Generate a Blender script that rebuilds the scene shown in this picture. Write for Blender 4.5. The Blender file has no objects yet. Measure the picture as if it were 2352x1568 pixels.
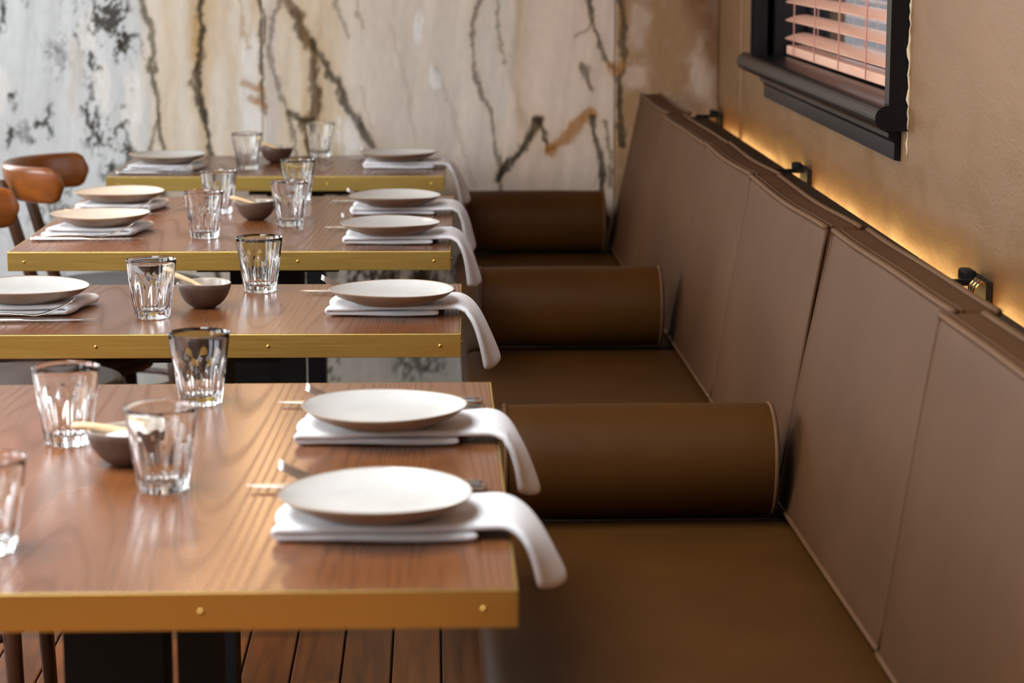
import bpy, bmesh, math, random
import numpy as np
from math import sin, cos, pi, radians, sqrt
from mathutils import Vector, Matrix

random.seed(7)
S = bpy.context.scene
C = S.collection

# ---------------------------------------------------------------- camera
cam_d = bpy.data.cameras.new('camera')
cam = bpy.data.objects.new('camera', cam_d)
C.objects.link(cam)
S.camera = cam
YAW, TILT = radians(1.926), radians(9.994)
cam_d.sensor_width = 36.0
cam_d.sensor_fit = 'HORIZONTAL'
cam_d.lens = 81.12
cam_d.clip_start = 0.05
s_, c_, St, Ct = sin(YAW), cos(YAW), sin(TILT), cos(TILT)
right = Vector((c_, -s_, 0)); up = Vector((s_ * St, c_ * St, Ct)); fwd = Vector((s_ * Ct, c_ * Ct, -St))
cam.matrix_world = Matrix(((right.x, up.x, -fwd.x, 0.0), (right.y, up.y, -fwd.y, 0.0),
                           (right.z, up.z, -fwd.z, 1.37), (0, 0, 0, 1)))
cam_d.dof.use_dof = True
cam_d.dof.focus_distance = 3.85
cam_d.dof.aperture_fstop = 5.6

# ---------------------------------------------------------------- world, daylight, exposure
W = bpy.data.worlds.new('sky'); S.world = W; W.use_nodes = True
bg = W.node_tree.nodes['Background']
bg.inputs[0].default_value = (0.86, 0.93, 1.0, 1); bg.inputs[1].default_value = 3.0

def area(name, loc, rot, sx, sy, power, col):
    d = bpy.data.lights.new(name, 'AREA'); d.shape = 'RECTANGLE'; d.size = sx; d.size_y = sy
    d.energy = power; d.color = col
    o = bpy.data.objects.new(name, d); C.objects.link(o); o.location = loc; o.rotation_euler = rot
    return o
DAY = (0.90, 0.95, 1.0)
LEFT_X = -3.3
LEFT_WINDOWS = [(0.1, 1.7), (2.35, 1.7), (4.75, 1.7)]          # (centre along the wall, width)
for (wy, ww), wp in zip(LEFT_WINDOWS, (16.0, 26.0, 52.0)):
    area('window_daylight', (LEFT_X - 0.16, wy, 1.62), (0, radians(-90), 0), 1.55, ww - 0.1, wp * ww, DAY)
ADDED_WIN = (-3.1, -1.75, 0.75, 2.5)                              # unseen end-wall window, added to whiten the tumblers: x0, x1, z0, z1
area('added_window_fill', ((ADDED_WIN[0] + ADDED_WIN[1]) / 2, 6.98, (ADDED_WIN[2] + ADDED_WIN[3]) / 2), (radians(-90), 0, 0), ADDED_WIN[1] - ADDED_WIN[0] - .06, ADDED_WIN[3] - ADDED_WIN[2] - .06, 75.0, DAY)
SKY = (-1.9, -0.35, 0.3, 3.4)                                   # roof light over the aisle: x0, x1, y0, y1
area('roof_light_daylight', ((SKY[0] + SKY[1]) / 2, (SKY[2] + SKY[3]) / 2, 3.02), (0, 0, 0), SKY[1] - SKY[0] - .06, SKY[3] - SKY[2] - .06, 128.0, DAY)
S.view_settings.view_transform = 'Standard'
S.view_settings.look = 'None'
S.view_settings.exposure = 0.0
S.view_settings.gamma = 1.0
S.view_settings.use_curve_mapping = False
S.cycles.max_bounces = 10
S.cycles.diffuse_bounces = 3
S.cycles.glossy_bounces = 4
S.cycles.transmission_bounces = 10
S.cycles.transparent_max_bounces = 12
S.cycles.sample_clamp_indirect = 6.0

# ---------------------------------------------------------------- node helpers
def lin(r, g, b):
    f = lambda v: (v / 255 / 12.92) if v / 255 <= 0.04045 else ((v / 255 + 0.055) / 1.055) ** 2.4
    return (f(r), f(g), f(b), 1.0)

class NT:
    def __init__(s, name):
        s.m = bpy.data.materials.new(name); s.m.use_nodes = True
        s.t = s.m.node_tree; s.b = s.t.nodes['Principled BSDF']
    def n(s, typ, **kw):
        nd = s.t.nodes.new(typ)
        for k, v in kw.items():
            if k.startswith('_'):
                setattr(nd, k[1:], v)
            else:
                nd.inputs[k.replace('__', ' ')].default_value = v
        return nd
    def l(s, a, b): s.t.links.new(a, b)
    def coords(s, scale=(1, 1, 1), rot=(0, 0, 0), loc=(0, 0, 0), kind='Object'):
        tc = s.n('ShaderNodeTexCoord'); mp = s.n('ShaderNodeMapping')
        mp.inputs['Scale'].default_value = scale; mp.inputs['Rotation'].default_value = rot
        mp.inputs['Location'].default_value = loc
        s.l(tc.outputs[kind], mp.inputs['Vector']); return mp.outputs['Vector']
    def noise(s, vec, scale=5.0, detail=4.0, rough=0.55, dist=0.0):
        nd = s.n('ShaderNodeTexNoise', Scale=scale, Detail=detail, Roughness=rough, Distortion=dist)
        s.l(vec, nd.inputs['Vector']); return nd.outputs['Fac']
    def ramp(s, fac, stops):
        r = s.n('ShaderNodeValToRGB'); e = r.color_ramp.elements
        while len(e) < len(stops): e.new(0.5)
        for el, (p, c) in zip(e, stops):
            el.position = p; el.color = c if len(c) == 4 else (*c, 1)
        s.l(fac, r.inputs['Fac']); return r.outputs['Color']
    def math(s, op, a, b=None):
        nd = s.n('ShaderNodeMath', _operation=op)
        for i, v in enumerate((a, b)):
            if v is None: continue
            if hasattr(v, 'links'): s.l(v, nd.inputs[i])
            else: nd.inputs[i].default_value = v
        return nd.outputs[0]
    def mix(s, fac, a, b, blend='MIX'):
        nd = s.n('ShaderNodeMix', _data_type='RGBA', _blend_type=blend)
        for sock, v in ((nd.inputs[0], fac), (nd.inputs[6], a), (nd.inputs[7], b)):
            if hasattr(v, 'links'): s.l(v, sock)
            else: sock.default_value = v
        return nd.outputs[2]
    def bump(s, h, strength=0.2, dist=0.01):
        nd = s.n('ShaderNodeBump', Strength=strength, Distance=dist)
        s.l(h, nd.inputs['Height']); s.l(nd.outputs['Normal'], s.b.inputs['Normal'])
    def set(s, **kw):
        for k, v in kw.items():
            i = s.b.inputs[k.replace('__', ' ')]
            if hasattr(v, 'links'): s.l(v, i)
            else: i.default_value = v
        return s.m

M = {}
def simple(name, col, rough=0.5, metal=0.0, var=0.12, nscale=30.0, bump=0.05, spec=0.5, stretch=(1, 1, 1)):
    t = NT(name); v = t.coords(stretch); f = t.noise(v, nscale, 4)
    dark = tuple(c * (1 - var) for c in col[:3]) + (1,); lite = tuple(min(1, c * (1 + var)) for c in col[:3]) + (1,)
    t.set(Base__Color=t.ramp(f, [(0.3, dark), (0.7, lite)]), Roughness=rough, Metallic=metal)
    t.b.inputs['Specular IOR Level'].default_value = spec
    if bump: t.bump(f, bump, 0.002)
    M[name] = t.m
    return t.m

# oak veneer with cathedral figure
def oak(name, base, dark, lite, seed, rough=0.3):
    t = NT(name)
    v = t.coords((4.2, 0.13, 1), loc=(seed, seed * 2.3, 0))
    big = t.noise(v, 1.0, 1.0, 0.35, 0.12)
    rings = t.math('FRACT', t.math('MULTIPLY', big, 60.0))
    tri = t.math('ABSOLUTE', t.math('SUBTRACT', rings, 0.5))
    line = t.ramp(tri, [(0.0, (1, 1, 1)), (0.10, (0.5, 0.5, 0.5)), (0.26, (0, 0, 0))])
    pores = t.noise(t.coords((260, 5, 1), loc=(seed, 0, 0)), 1.0, 3, 0.6)
    pore = t.ramp(pores, [(0.50, (0, 0, 0)), (0.66, (1, 1, 1))])
    tone = t.ramp(t.noise(t.coords((7, 0.5, 1), loc=(seed, 1, 0)), 1.0, 3), [(0.3, base), (0.7, lite)])
    col = t.mix(t.math('MULTIPLY', line, 0.34), tone, dark)
    col = t.mix(t.math('MULTIPLY', pore, 0.35), col, dark)
    t.set(Base__Color=col, Roughness=t.math('ADD', t.math('MULTIPLY', line, 0.10), rough))
    t.b.inputs['Specular IOR Level'].default_value = 0.55
    t.bump(t.math('ADD', t.math('MULTIPLY', line, 0.4), pore), -0.05, 0.0005)
    M[name] = t.m
oak('oak_top', lin(112, 67, 37), lin(56, 32, 18), lin(125, 77, 43), 0.0, 0.25)

# brushed brass
t = NT('brass'); f = t.noise(t.coords((6, 6, 420)), 1.0, 3, 0.6)
f2 = t.noise(t.coords((5, 5, 5)), 1.0, 3)
t.set(Base__Color=t.mix(f2, lin(206, 178, 98), lin(218, 192, 114)), Metallic=1.0,
      Roughness=t.math('ADD', t.math('MULTIPLY', f, 0.22), 0.27))
t.bump(f, 0.10, 0.001); M['brass'] = t.m
simple('rivet_brass', lin(226, 186, 110), 0.18, 1.0, 0.05, 40, 0)
simple('black_steel', (0.006, 0.006, 0.007, 1), 0.55, 0.0, 0.2, 40, 0.05, 0.25)

def leather(name, a, b, rough):
    t = NT(name)
    big = t.noise(t.coords((1, 1, 1)), 6, 4)
    f2 = t.noise(t.coords(), 420, 2)
    t.set(Base__Color=t.ramp(big, [(0.3, a), (0.7, b)]),
          Roughness=t.math('ADD', t.math('MULTIPLY', f2, 0.15), rough))
    t.b.inputs['Specular IOR Level'].default_value = 0.11
    t.bump(f2, 0.10, 0.0006)
    M[name] = t.m
leather('leather_seat', lin(68, 40, 12), lin(76, 46, 15), 0.46)
leather('leather_back', lin(75, 49, 28), lin(82, 54, 32), 0.5)
leather('leather_piping', lin(86, 59, 37), lin(93, 65, 42), 0.42)
leather('ledge_vinyl', lin(50, 36, 26), lin(55, 40, 29), 0.5)

# napkin cotton
t = NT('cotton'); w = t.n('ShaderNodeTexWave', Scale=700.0, Distortion=0.4); t.l(t.coords(), w.inputs['Vector'])
f = t.noise(t.coords(), 40, 3)
t.set(Base__Color=t.ramp(f, [(0.3, (0.80, 0.80, 0.83)), (0.7, (0.86, 0.86, 0.88))]), Roughness=0.85)
t.b.inputs['Sheen Weight'].default_value = 0.15
t.bump(w.outputs['Fac'], 0.12, 0.0004); M['cotton'] = t.m

# stoneware
t = NT('plate_glaze'); f = t.noise(t.coords(), 14, 4); sp = t.noise(t.coords(), 300, 2)
t.set(Base__Color=t.mix(t.ramp(sp, [(0.66, (0, 0, 0)), (0.75, (1, 1, 1))]), t.ramp(f, [(0.3, lin(196, 194, 190)), (0.7, lin(205, 203, 199))]), lin(176, 168, 158)),
      Roughness=0.17); t.b.inputs['Coat Weight'].default_value = 0.3; t.bump(f, 0.08, 0.002); M['plate_glaze'] = t.m
simple('plate_clay', lin(150, 128, 108), 0.5, 0, 0.1, 60, 0.1)
simple('bowl_clay', lin(88, 66, 54), 0.42, 0, 0.16, 70, 0.12)
simple('bowl_glaze', lin(168, 156, 144), 0.22, 0, 0.08, 40, 0.03)
simple('spoon_wood', lin(236, 204, 160), 0.5, 0, 0.12, 20, 0.08, 0.4, (3, 30, 30))
simple('salt_white', (0.85, 0.85, 0.85, 1), 0.6, 0, 0.08, 500, 0.6)
simple('steel', (0.72, 0.71, 0.70, 1), 0.30, 1.0, 0.05, 60, 0)

# glass
t = NT('tumbler_glass'); t.set(Base__Color=(0.985, 0.992, 0.99, 1), Roughness=0.0, IOR=1.5)
t.b.inputs['Transmission Weight'].default_value = 1.0
M['tumbler_glass'] = t.m
t = NT('window_glass'); t.set(Base__Color=(0.9, 0.93, 0.95, 1), Roughness=0.0, IOR=1.45)
t.b.inputs['Transmission Weight'].default_value = 1.0
nz = t.noise(t.coords(), 3, 1); t.bump(nz, 0.01, 0.001); M['window_glass'] = t.m

def wood(name, a, b, d, scale=(18, 18, 2), rough=0.35):
    t = NT(name); f = t.noise(t.coords(scale), 1.0, 5, 0.6, 0.6)
    t.set(Base__Color=t.ramp(f, [(0.25, d), (0.45, a), (0.75, b)]), Roughness=rough)
    t.bump(f, 0.06, 0.001); M[name] = t.m
wood('chair_rail_wood', lin(118, 64, 20), lin(144, 82, 28), lin(84, 44, 12), (8, 8, 40), 0.3)
wood('chair_dark_wood', lin(56, 32, 17), lin(72, 42, 22), lin(34, 20, 10), (30, 30, 3), 0.35)
wood('chair_seat_wood', lin(46, 30, 20), lin(58, 38, 26), lin(28, 18, 12), (12, 3, 12), 0.3)
wood('black_paint', (0.005, 0.005, 0.006, 1), (0.008, 0.008, 0.009, 1), (0.003, 0.003, 0.003, 1), (8, 3, 8), 0.32)
M['black_paint'].node_tree.nodes['Principled BSDF'].inputs['Specular IOR Level'].default_value = 0.3
wood('blind_wood', lin(224, 172, 146), lin(236, 190, 166), lin(204, 146, 118), (40, 2, 40), 0.4)
simple('blind_cord', lin(226, 160, 146), 0.7, 0, 0.05, 100, 0)

# floor plank: tone differs between planks
t = NT('floor_plank_wood'); oi = t.n('ShaderNodeObjectInfo')
f = t.noise(t.coords((40, 2.2, 1)), 1.0, 5, 0.6, 0.5)
base = t.ramp(f, [(0.25, lin(70, 40, 16)), (0.5, lin(120, 72, 29)), (0.8, lin(140, 88, 38))])
tone = t.ramp(oi.outputs['Random'], [(0.0, (0.72, 0.68, 0.66)), (1.0, (1.1, 1.05, 1.0))])
t.set(Base__Color=t.mix(1.0, base, tone, 'MULTIPLY'), Roughness=0.42); t.bump(f, 0.1, 0.002); M['floor_plank_wood'] = t.m

# worn gilded plaster
t = NT('plaster')
big = t.noise(t.coords((1, .35, 1)), 1.6, 3, 0.55, 0.3); mid = t.noise(t.coords((1, .35, 1)), 16, 4, 0.6, 0.5); fin = t.noise(t.coords((1, .4, 1)), 80, 3, 0.65, 1.0)
col = t.ramp(big, [(0.3, lin(114, 81, 47)), (0.5, lin(122, 88, 55)), (0.75, lin(129, 95, 65))])
spots = t.ramp(mid, [(0.68, (0, 0, 0)), (0.74, (1, 1, 1))])
col = t.mix(t.math('MULTIPLY', spots, 0.35), col, lin(96, 70, 36))
ws = t.n('ShaderNodeTexVoronoi', Scale=2.2, _feature='DISTANCE_TO_EDGE')
wv = t.coords((1, 1, 0.6)); dn = t.n('ShaderNodeTexNoise', Scale=9.0, Detail=6.0); t.l(wv, dn.inputs['Vector'])
t.l(t.mix(0.14, wv, dn.outputs['Color']), ws.inputs['Vector'])
crack = t.ramp(ws.outputs['Distance'], [(0.0, (1, 1, 1)), (0.0022, (0, 0, 0))])
msk = t.ramp(t.noise(t.coords(loc=(3, 5, 1)), 2.2, 3), [(0.56, (0, 0, 0)), (0.64, (1, 1, 1))])
ck = t.math('MULTIPLY', crack, msk)
col = t.mix(t.math('MULTIPLY', ck, 0.8), col, lin(86, 60, 34))
t.set(Base__Color=col, Metallic=0.12, Roughness=t.ramp(mid, [(0.3, (0.36,) * 3), (0.7, (0.55,) * 3)]))
t.bump(t.math('ADD', t.math('MULTIPLY', fin, 0.6), t.math('MULTIPLY', mid, 0.8)), 0.30, 0.004); M['plaster'] = t.m
simple('chipped_plaster', lin(196, 168, 134), 0.8, 0, 0.15, 60, 0.3)
simple('painted_wall', lin(128, 118, 106), 0.7, 0, 0.04, 3, 0.03)
simple('ceiling_paint', lin(104, 92, 80), 0.8, 0, 0.03, 3, 0.03)

# ---------------------------------------------------------------- mesh helpers
def mk(name, verts, faces, mat, parent=None, smooth=True, loc=None, rot=None):
    me = bpy.data.meshes.new(name)
    me.from_pydata([tuple(v) for v in verts], [], [tuple(f) for f in faces])
    mats = mat if isinstance(mat, (list, tuple)) else [mat]
    for m in mats: me.materials.append(M[m])
    bm = bmesh.new(); bm.from_mesh(me); bmesh.ops.recalc_face_normals(bm, faces=bm.faces); bm.to_mesh(me); bm.free()
    if smooth:
        for p in me.polygons: p.use_smooth = True
    me.update()
    o = bpy.data.objects.new(name, me); C.objects.link(o)
    if parent is not None: o.parent = parent
    if loc is not None: o.location = loc
    if rot is not None: o.rotation_euler = rot
    return o

def tag(o, label=None, cat=None, group=None, kind=None):
    if label: o['label'] = label
    if cat: o['category'] = cat
    if group: o['group'] = group
    if kind: o['kind'] = kind
    return o

def empty(name, loc, label, cat, group=None, rz=0.0):
    o = bpy.data.objects.new(name, None); C.objects.link(o); o.location = loc; o.rotation_euler = (0, 0, rz)
    o.empty_display_size = 0.05
    return tag(o, label, cat, group)

def boxv(x0, x1, y0, y1, z0, z1, off=0):
    v = [(x0, y0, z0), (x1, y0, z0), (x1, y1, z0), (x0, y1, z0), (x0, y0, z1), (x1, y0, z1), (x1, y1, z1), (x0, y1, z1)]
    f = [(0, 3, 2, 1), (4, 5, 6, 7), (0, 1, 5, 4), (1, 2, 6, 5), (2, 3, 7, 6), (3, 0, 4, 7)]
    return v, [tuple(i + off for i in q) for q in f]

def boxes(lst):
    V, F = [], []
    for b in lst:
        v, f = boxv(*b, off=len(V)); V += v; F += f
    return V, F

def box(name, b, mat, parent=None, **kw):
    v, f = boxv(*b); return mk(name, v, f, mat, parent, smooth=False, **kw)

def rbox(hx, hy, hz, r, nx=4, ny=4, nz=4, nr=3, fn=None):
    """rounded box about the origin; fn(x, y, z) deforms it"""
    def axis(h, n):
        a = [-h + r * (1 - cos(pi / 2 * i / nr)) for i in range(nr)]
        b = list(np.linspace(-h + r, h - r, n + 1))
        return a + b + [-q for q in reversed(a)]
    ax, ay, az = axis(hx, nx), axis(hy, ny), axis(hz, nz)
    idx, V, F = {}, [], []
    def vid(p):
        k = tuple(round(q, 6) for q in p)
        if k not in idx:
            inn = Vector((max(-hx + r, min(hx - r, p[0])), max(-hy + r, min(hy - r, p[1])), max(-hz + r, min(hz - r, p[2]))))
            d = Vector(p) - inn
            q = inn + d.normalized() * r if d.length > 1e-9 else inn
            idx[k] = len(V); V.append(fn(*q) if fn else tuple(q))
        return idx[k]
    for a, b, f in ((ax, ay, lambda u, v, s: (u, v, s * hz)), (ay, az, lambda u, v, s: (s * hx, u, v)), (ax, az, lambda u, v, s: (u, s * hy, v))):
        for s in (-1, 1):
            for i in range(len(a) - 1):
                for j in range(len(b) - 1):
                    F.append([vid(f(a[i], b[j], s)), vid(f(a[i + 1], b[j], s)), vid(f(a[i + 1], b[j + 1], s)), vid(f(a[i], b[j + 1], s))])
    return V, F

def lathe(prof, n=48, wob=None):
    """closed or open profile of (r, z); r = 0 at the ends makes poles"""
    V, F = [], []
    rows = []
    for (r, z) in prof:
        if r < 1e-7:
            rows.append([len(V)]); V.append((0, 0, z))
        else:
            row = []
            for k in range(n):
                a = 2 * pi * k / n
                rr, zz = (r, z) if wob is None else wob(r, z, a)
                row.append(len(V)); V.append((rr * cos(a), rr * sin(a), zz))
            rows.append(row)
    for A, B in zip(rows, rows[1:]):
        for k in range(n):
            k2 = (k + 1) % n
            if len(A) == 1 and len(B) == 1: continue
            if len(A) == 1: F.append((A[0], B[k], B[k2]))
            elif len(B) == 1: F.append((A[k], A[k2], B[0]))
            else: F.append((A[k], A[k2], B[k2], B[k]))
    return V, F

def tube(pts, r, n=8, cap=True):
    pts = [Vector(p) for p in pts]; V, F = [], []
    rad = r if isinstance(r, (list, tuple)) else [r] * len(pts)
    nrm = None
    for i, p in enumerate(pts):
        tg = (pts[min(i + 1, len(pts) - 1)] - pts[max(i - 1, 0)]).normalized()
        if nrm is None:
            nrm = tg.orthogonal().normalized()
        else:
            nrm = (nrm - tg * nrm.dot(tg)).normalized()
        b = tg.cross(nrm)
        for k in range(n):
            a = 2 * pi * k / n; V.append(p + (nrm * cos(a) + b * sin(a)) * rad[i])
    for i in range(len(pts) - 1):
        for k in range(n):
            k2 = (k + 1) % n
            F.append((i * n + k, i * n + k2, (i + 1) * n + k2, (i + 1) * n + k))
    if cap:
        F.append(tuple(range(n))); F.append(tuple((len(pts) - 1) * n + k for k in range(n)))
    return V, F

def loft(secs, n=12):
    """secs: (centre, half-width vector, half-height vector); elliptical sections"""
    V, F = [], []
    for c, a, b in secs:
        for k in range(n):
            q = 2 * pi * k / n
            V.append(Vector(c) + Vector(a) * cos(q) + Vector(b) * sin(q))
    m = len(secs)
    for i in range(m - 1):
        for k in range(n):
            k2 = (k + 1) % n; F.append((i * n + k, i * n + k2, (i + 1) * n + k2, (i + 1) * n + k))
    F.append(tuple(range(n))); F.append(tuple((m - 1) * n + k for k in range(n)))
    return V, F

def join(*parts):
    V, F = [], []
    for v, f in parts:
        o = len(V); V += list(v); F += [tuple(i + o for i in q) for q in f]
    return V, F

def copy_tree(o, parent=None):
    c = o.copy(); C.objects.link(c)
    c.parent = parent
    for ch in [k for k in o.children]:
        copy_tree(ch, c)
    return c

# ================================================================ THE ROOM
BACK_Y, WALL_X, FRONT_Y, CEIL = 6.78, 0.835, -2.2, 2.9

# floor: boards running away from the camera
fl = box('floor', (LEFT_X - 0.2, WALL_X + 0.2, FRONT_Y - 0.2, BACK_Y + 0.2, -0.06, -0.02), 'black_steel'); tag(fl, 'dark oiled timber floor boards', kind='structure')
PW = 0.0945
board_mesh = {}
x = LEFT_X
row = 0
while x < 0.10:
    brks = [FRONT_Y, 0.4 + (row * 0.83) % 1.9, 3.1 + (row * 1.27) % 2.2, BACK_Y]
    for y0, y1 in zip(brks, brks[1:]):
        L = round(y1 - y0 - 0.003, 2)
        if L not in board_mesh:
            v, f = rbox((PW - 0.004) / 2, L / 2, 0.0105, 0.002, 1, 1, 1, 1)
            o = mk('floor_plank', v, f, 'floor_plank_wood', fl, smooth=False); board_mesh[L] = o.data
        else:
            o = bpy.data.objects.new('floor_plank', board_mesh[L]); C.objects.link(o); o.parent = fl
        o.location = (x + PW / 2, (y0 + y1) / 2, -0.0105)
    x += PW; row += 1

v, f = boxes([(LEFT_X - .2, SKY[0], FRONT_Y - .2, BACK_Y + .2, CEIL, CEIL + .1), (SKY[1], WALL_X + .3, FRONT_Y - .2, BACK_Y + .2, CEIL, CEIL + .1), (SKY[0], SKY[1], FRONT_Y - .2, SKY[2], CEIL, CEIL + .1), (SKY[0], SKY[1], SKY[3], BACK_Y + .2, CEIL, CEIL + .1)])
ce = mk('ceiling', v, f, 'ceiling_paint', smooth=False); tag(ce, kind='structure')
fr = [(SKY[0], SKY[1], q, q + .04, CEIL + .03, CEIL + .08) for q in np.linspace(SKY[2], SKY[3] - .04, 4)] + [(q, q + .04, SKY[2], SKY[3], CEIL + .035, CEIL + .075) for q in (SKY[0], SKY[1] - .04)]
v, f = boxes(fr); tag(mk('window_5', v, f, 'black_paint', smooth=False), kind='structure')
wf = box('wall_front', (LEFT_X - 0.2, WALL_X + 0.3, FRONT_Y - 0.15, FRONT_Y, 0, CEIL), 'painted_wall'); tag(wf, kind='structure')
# left wall with three tall window openings
bl = [(LEFT_X - 0.15, LEFT_X, FRONT_Y, BACK_Y, 0, 0.8), (LEFT_X - 0.15, LEFT_X, FRONT_Y, BACK_Y, 2.45, CEIL)]
e = FRONT_Y
for wy, ww in LEFT_WINDOWS:
    bl.append((LEFT_X - 0.15, LEFT_X, e, wy - ww / 2, 0.8, 2.45)); e = wy + ww / 2
bl.append((LEFT_X - 0.15, LEFT_X, e, BACK_Y, 0.8, 2.45))
v, f = boxes(bl); tag(mk('wall_left', v, f, 'painted_wall', smooth=False), kind='structure')
for i, (wy, ww) in enumerate(LEFT_WINDOWS):
    a, b = wy - ww / 2, wy + ww / 2; X0, X1 = LEFT_X - 0.10, LEFT_X - 0.05
    v, f = boxes([(X0, X1, a, b, 0.8, 0.86), (X0, X1, a, b, 2.39, 2.45), (X0, X1, a, a + 0.06, 0.86, 2.39), (X0, X1, b - 0.06, b, 0.86, 2.39),
                  (X0, X1, wy - 0.02, wy + 0.02, 0.86, 2.39)])
    o = mk('window_%d' % (i + 2), v, f, 'black_paint', smooth=False); tag(o, kind='structure')

# ---------------------------------------------------------------- marble back wall (slabs with veins of their own)
rs = np.random.RandomState(5)
PERM = rs.rand(256, 256)
def vnoise(x, y):
    xi = np.floor(x).astype(int); yi = np.floor(y).astype(int); fx = x - xi; fy = y - yi
    fx = fx * fx * (3 - 2 * fx); fy = fy * fy * (3 - 2 * fy)
    g = lambda a, b: PERM[a % 256, b % 256]
    return (g(xi, yi) * (1 - fx) + g(xi + 1, yi) * fx) * (1 - fy) + (g(xi, yi + 1) * (1 - fx) + g(xi + 1, yi + 1) * fx) * fy
def fbm(x, y, o=5):
    s, a, t = 0, 0.5, 0
    for i in range(o):
        s = s + a * vnoise(x + 17.3 * i, y + 9.1 * i); t += a; a *= 0.55; x = x * 2.03; y = y * 2.03
    return s / t
def smooth(a, b, v):
    q = np.clip((v - a) / (b - a), 0, 1); return q * q * (3 - 2 * q)
def sl(*c): return np.array(lin(*c)[:3])

# vein traces on the slabs, in thousandths of the slab run: u to the right, v down (1 unit = 1.268 mm)
DARK = [  # (points, width, strength, colour key)
    ([(310, -1300), (345, -900), (318, -600), (330, -300), (322, -120), (330, 0), (345, 60), (352, 120), (355, 200), (365, 280), (370, 340), (360, 480), (372, 700)], 6, .85, 'olive'),
    ([(362, 250), (350, 300), (342, 345)], 4, .7, 'olive'),
    ([(450, -1300), (490, -900), (452, -600), (470, -300), (455, -100), (462, 0), (465, 60), (460, 110), (452, 150), (455, 210), (465, 250), (478, 300), (480, 360), (470, 480), (490, 640)], 8, .95, 'dark'),
    ([(452, 140), (436, 180), (450, 205)], 4, .7, 'dark'),
    ([(592, -200), (595, 0), (605, 30), (600, 70), (598, 140), (603, 200), (604, 260)], 6, .8, 'brown'),
    ([(660, -40), (640, 8), (625, 40), (618, 100), (625, 160), (640, 220), (655, 260), (665, 300), (672, 345), (660, 470), (670, 640)], 5, .7, 'grey'),
    ([(560, -1300), (640, -900), (600, -560), (640, -220), (650, -80), (665, 0), (690, 50), (705, 85), (720, 120), (715, 170), (722, 210), (715, 270), (706, 330), (712, 480), (700, 640)], 11, .92, 'brown'),
    ([(716, 100), (745, 150), (770, 190), (790, 240), (810, 270), (830, 300), (862, 345), (880, 460)], 8, .9, 'dark'),
    ([(655, 260), (690, 275), (718, 268)], 6, .8, 'dark'),
    ([(700, 110), (685, 70), (672, 20)], 6, .6, 'dark'),
    ([(770, -60), (778, 25), (797, 82)], 5, .55, 'grey'), ([(812, -80), (819, 0), (831, 62)], 4, .5, 'grey'),
    ([(545, -100), (560, 60), (570, 110)], 4, .4, 'ochre'),
    ([(560, 190), (580, 200), (600, 205)], 7, .6, 'ochre'), ([(575, 228), (605, 245)], 6, .6, 'ochre'),
    ([(1060, -1300), (1130, -800), (1090, -420), (1120, -120), (1100, 0), (1086, 30), (1084, 90), (1095, 160), (1105, 212), (1125, 260), (1135, 330), (1150, 400), (1160, 560)], 4.5, .8, 'grey'),
    ([(1130, -100), (1137, 0), (1146, 80), (1160, 150)], 3.5, .55, 'grey'),
    ([(1185, -60), (1186, 60), (1174, 180), (1200, 262), (1215, 330)], 8, .2, 'brown'),
    ([(1143, 412), (1165, 370), (1200, 335), (1226, 298), (1236, 278)], 9, .95, 'dark'),
    ([(1236, 278), (1246, 312), (1257, 347), (1275, 340)], 6, .9, 'dark'),
    ([(1262, 345), (1292, 326), (1330, 290), (1362, 258)], 13, .85, 'ochre'),
    ([(1380, -1300), (1330, -800), (1370, -400), (1352, -80), (1355, 0), (1361, 40), (1375, 90), (1390, 140), (1412, 166)], 5, .85, 'dark'),
    ([(1325, 80), (1345, 62), (1365, 45)], 4, .5, 'brown'),
    ([(1343, 152), (1352, 178), (1356, 198)], 7, .75, 'dark'),
    ([(1368, 268), (1375, 330), (1384, 382), (1391, 432), (1395, 520)], 7, .9, 'dark'),
    ([(1396, 280), (1404, 350), (1408, 430)], 5, .75, 'brown'),
    ([(1440, -1300), (1470, -700), (1425, -400), (1418, -100), (1424, 0), (1431, 60), (1432, 120), (1424, 205), (1428, 330)], 7, .85, 'dark'),
    ([(1398, 150), (1410, 170), (1425, 150)], 10, .6, 'ochre'),
    ([(820, 200), (850, 300), (880, 380)], 4, .18, 'grey'), ([(900, 50), (930, 200), (960, 400)], 4, .16, 'grey'), ([(1000, 150), (1050, 300), (1085, 420)], 5, .2, 'grey'),
    ([(540, 470), (700, 500), (760, 640)], 9, .6, 'olive'), ([(760, 420), (820, 520), (900, 640), (950, 800)], 10, .7, 'dark'), ([(900, 420), (960, 560), (990, 760)], 9, .7, 'dark'),
]
CLUMPS = [(250, 50, 50, 100, 1.0), (285, 90, 22, 50, 1.0), (215, 130, 26, 40, .9), (225, 310, 40, 40, .8), (205, 262, 22, 46, .9), (272, 285, 34, 44, .8), (290, 345, 28, 40, .8), (14, 30, 14, 46, .8), (14, 308, 22, 30, .8), (35, 215, 9, 30, .8),
          (105, 280, 24, 42, .85), (213, 215, 12, 40, .7), (716, 92, 20, 34, .9), (175, 45, 16, 60, .45), (245, 385, 26, 36, .6), (690, 282, 26, 22, .8),
          (1228, 296, 14, 18, .9), (1385, 420, 12, 26, .8), (120, 500, 60, 90, .7), (330, 560, 60, 80, .6), (880, 560, 60, 90, .8), (1000, 640, 70, 80, .8), (-120, 200, 80, 160, .7), (840, 640, 60, 60, 1), (950, 660, 60, 50, 1), (960, 850, 70, 60, .7), (745, 850, 30, 80, .8), (300, 150, 20, 60, .4), (130, 130, 30, 60, .35), (60, 300, 26, 40, .5), (250, -160, 60, 120, .9)]
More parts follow.
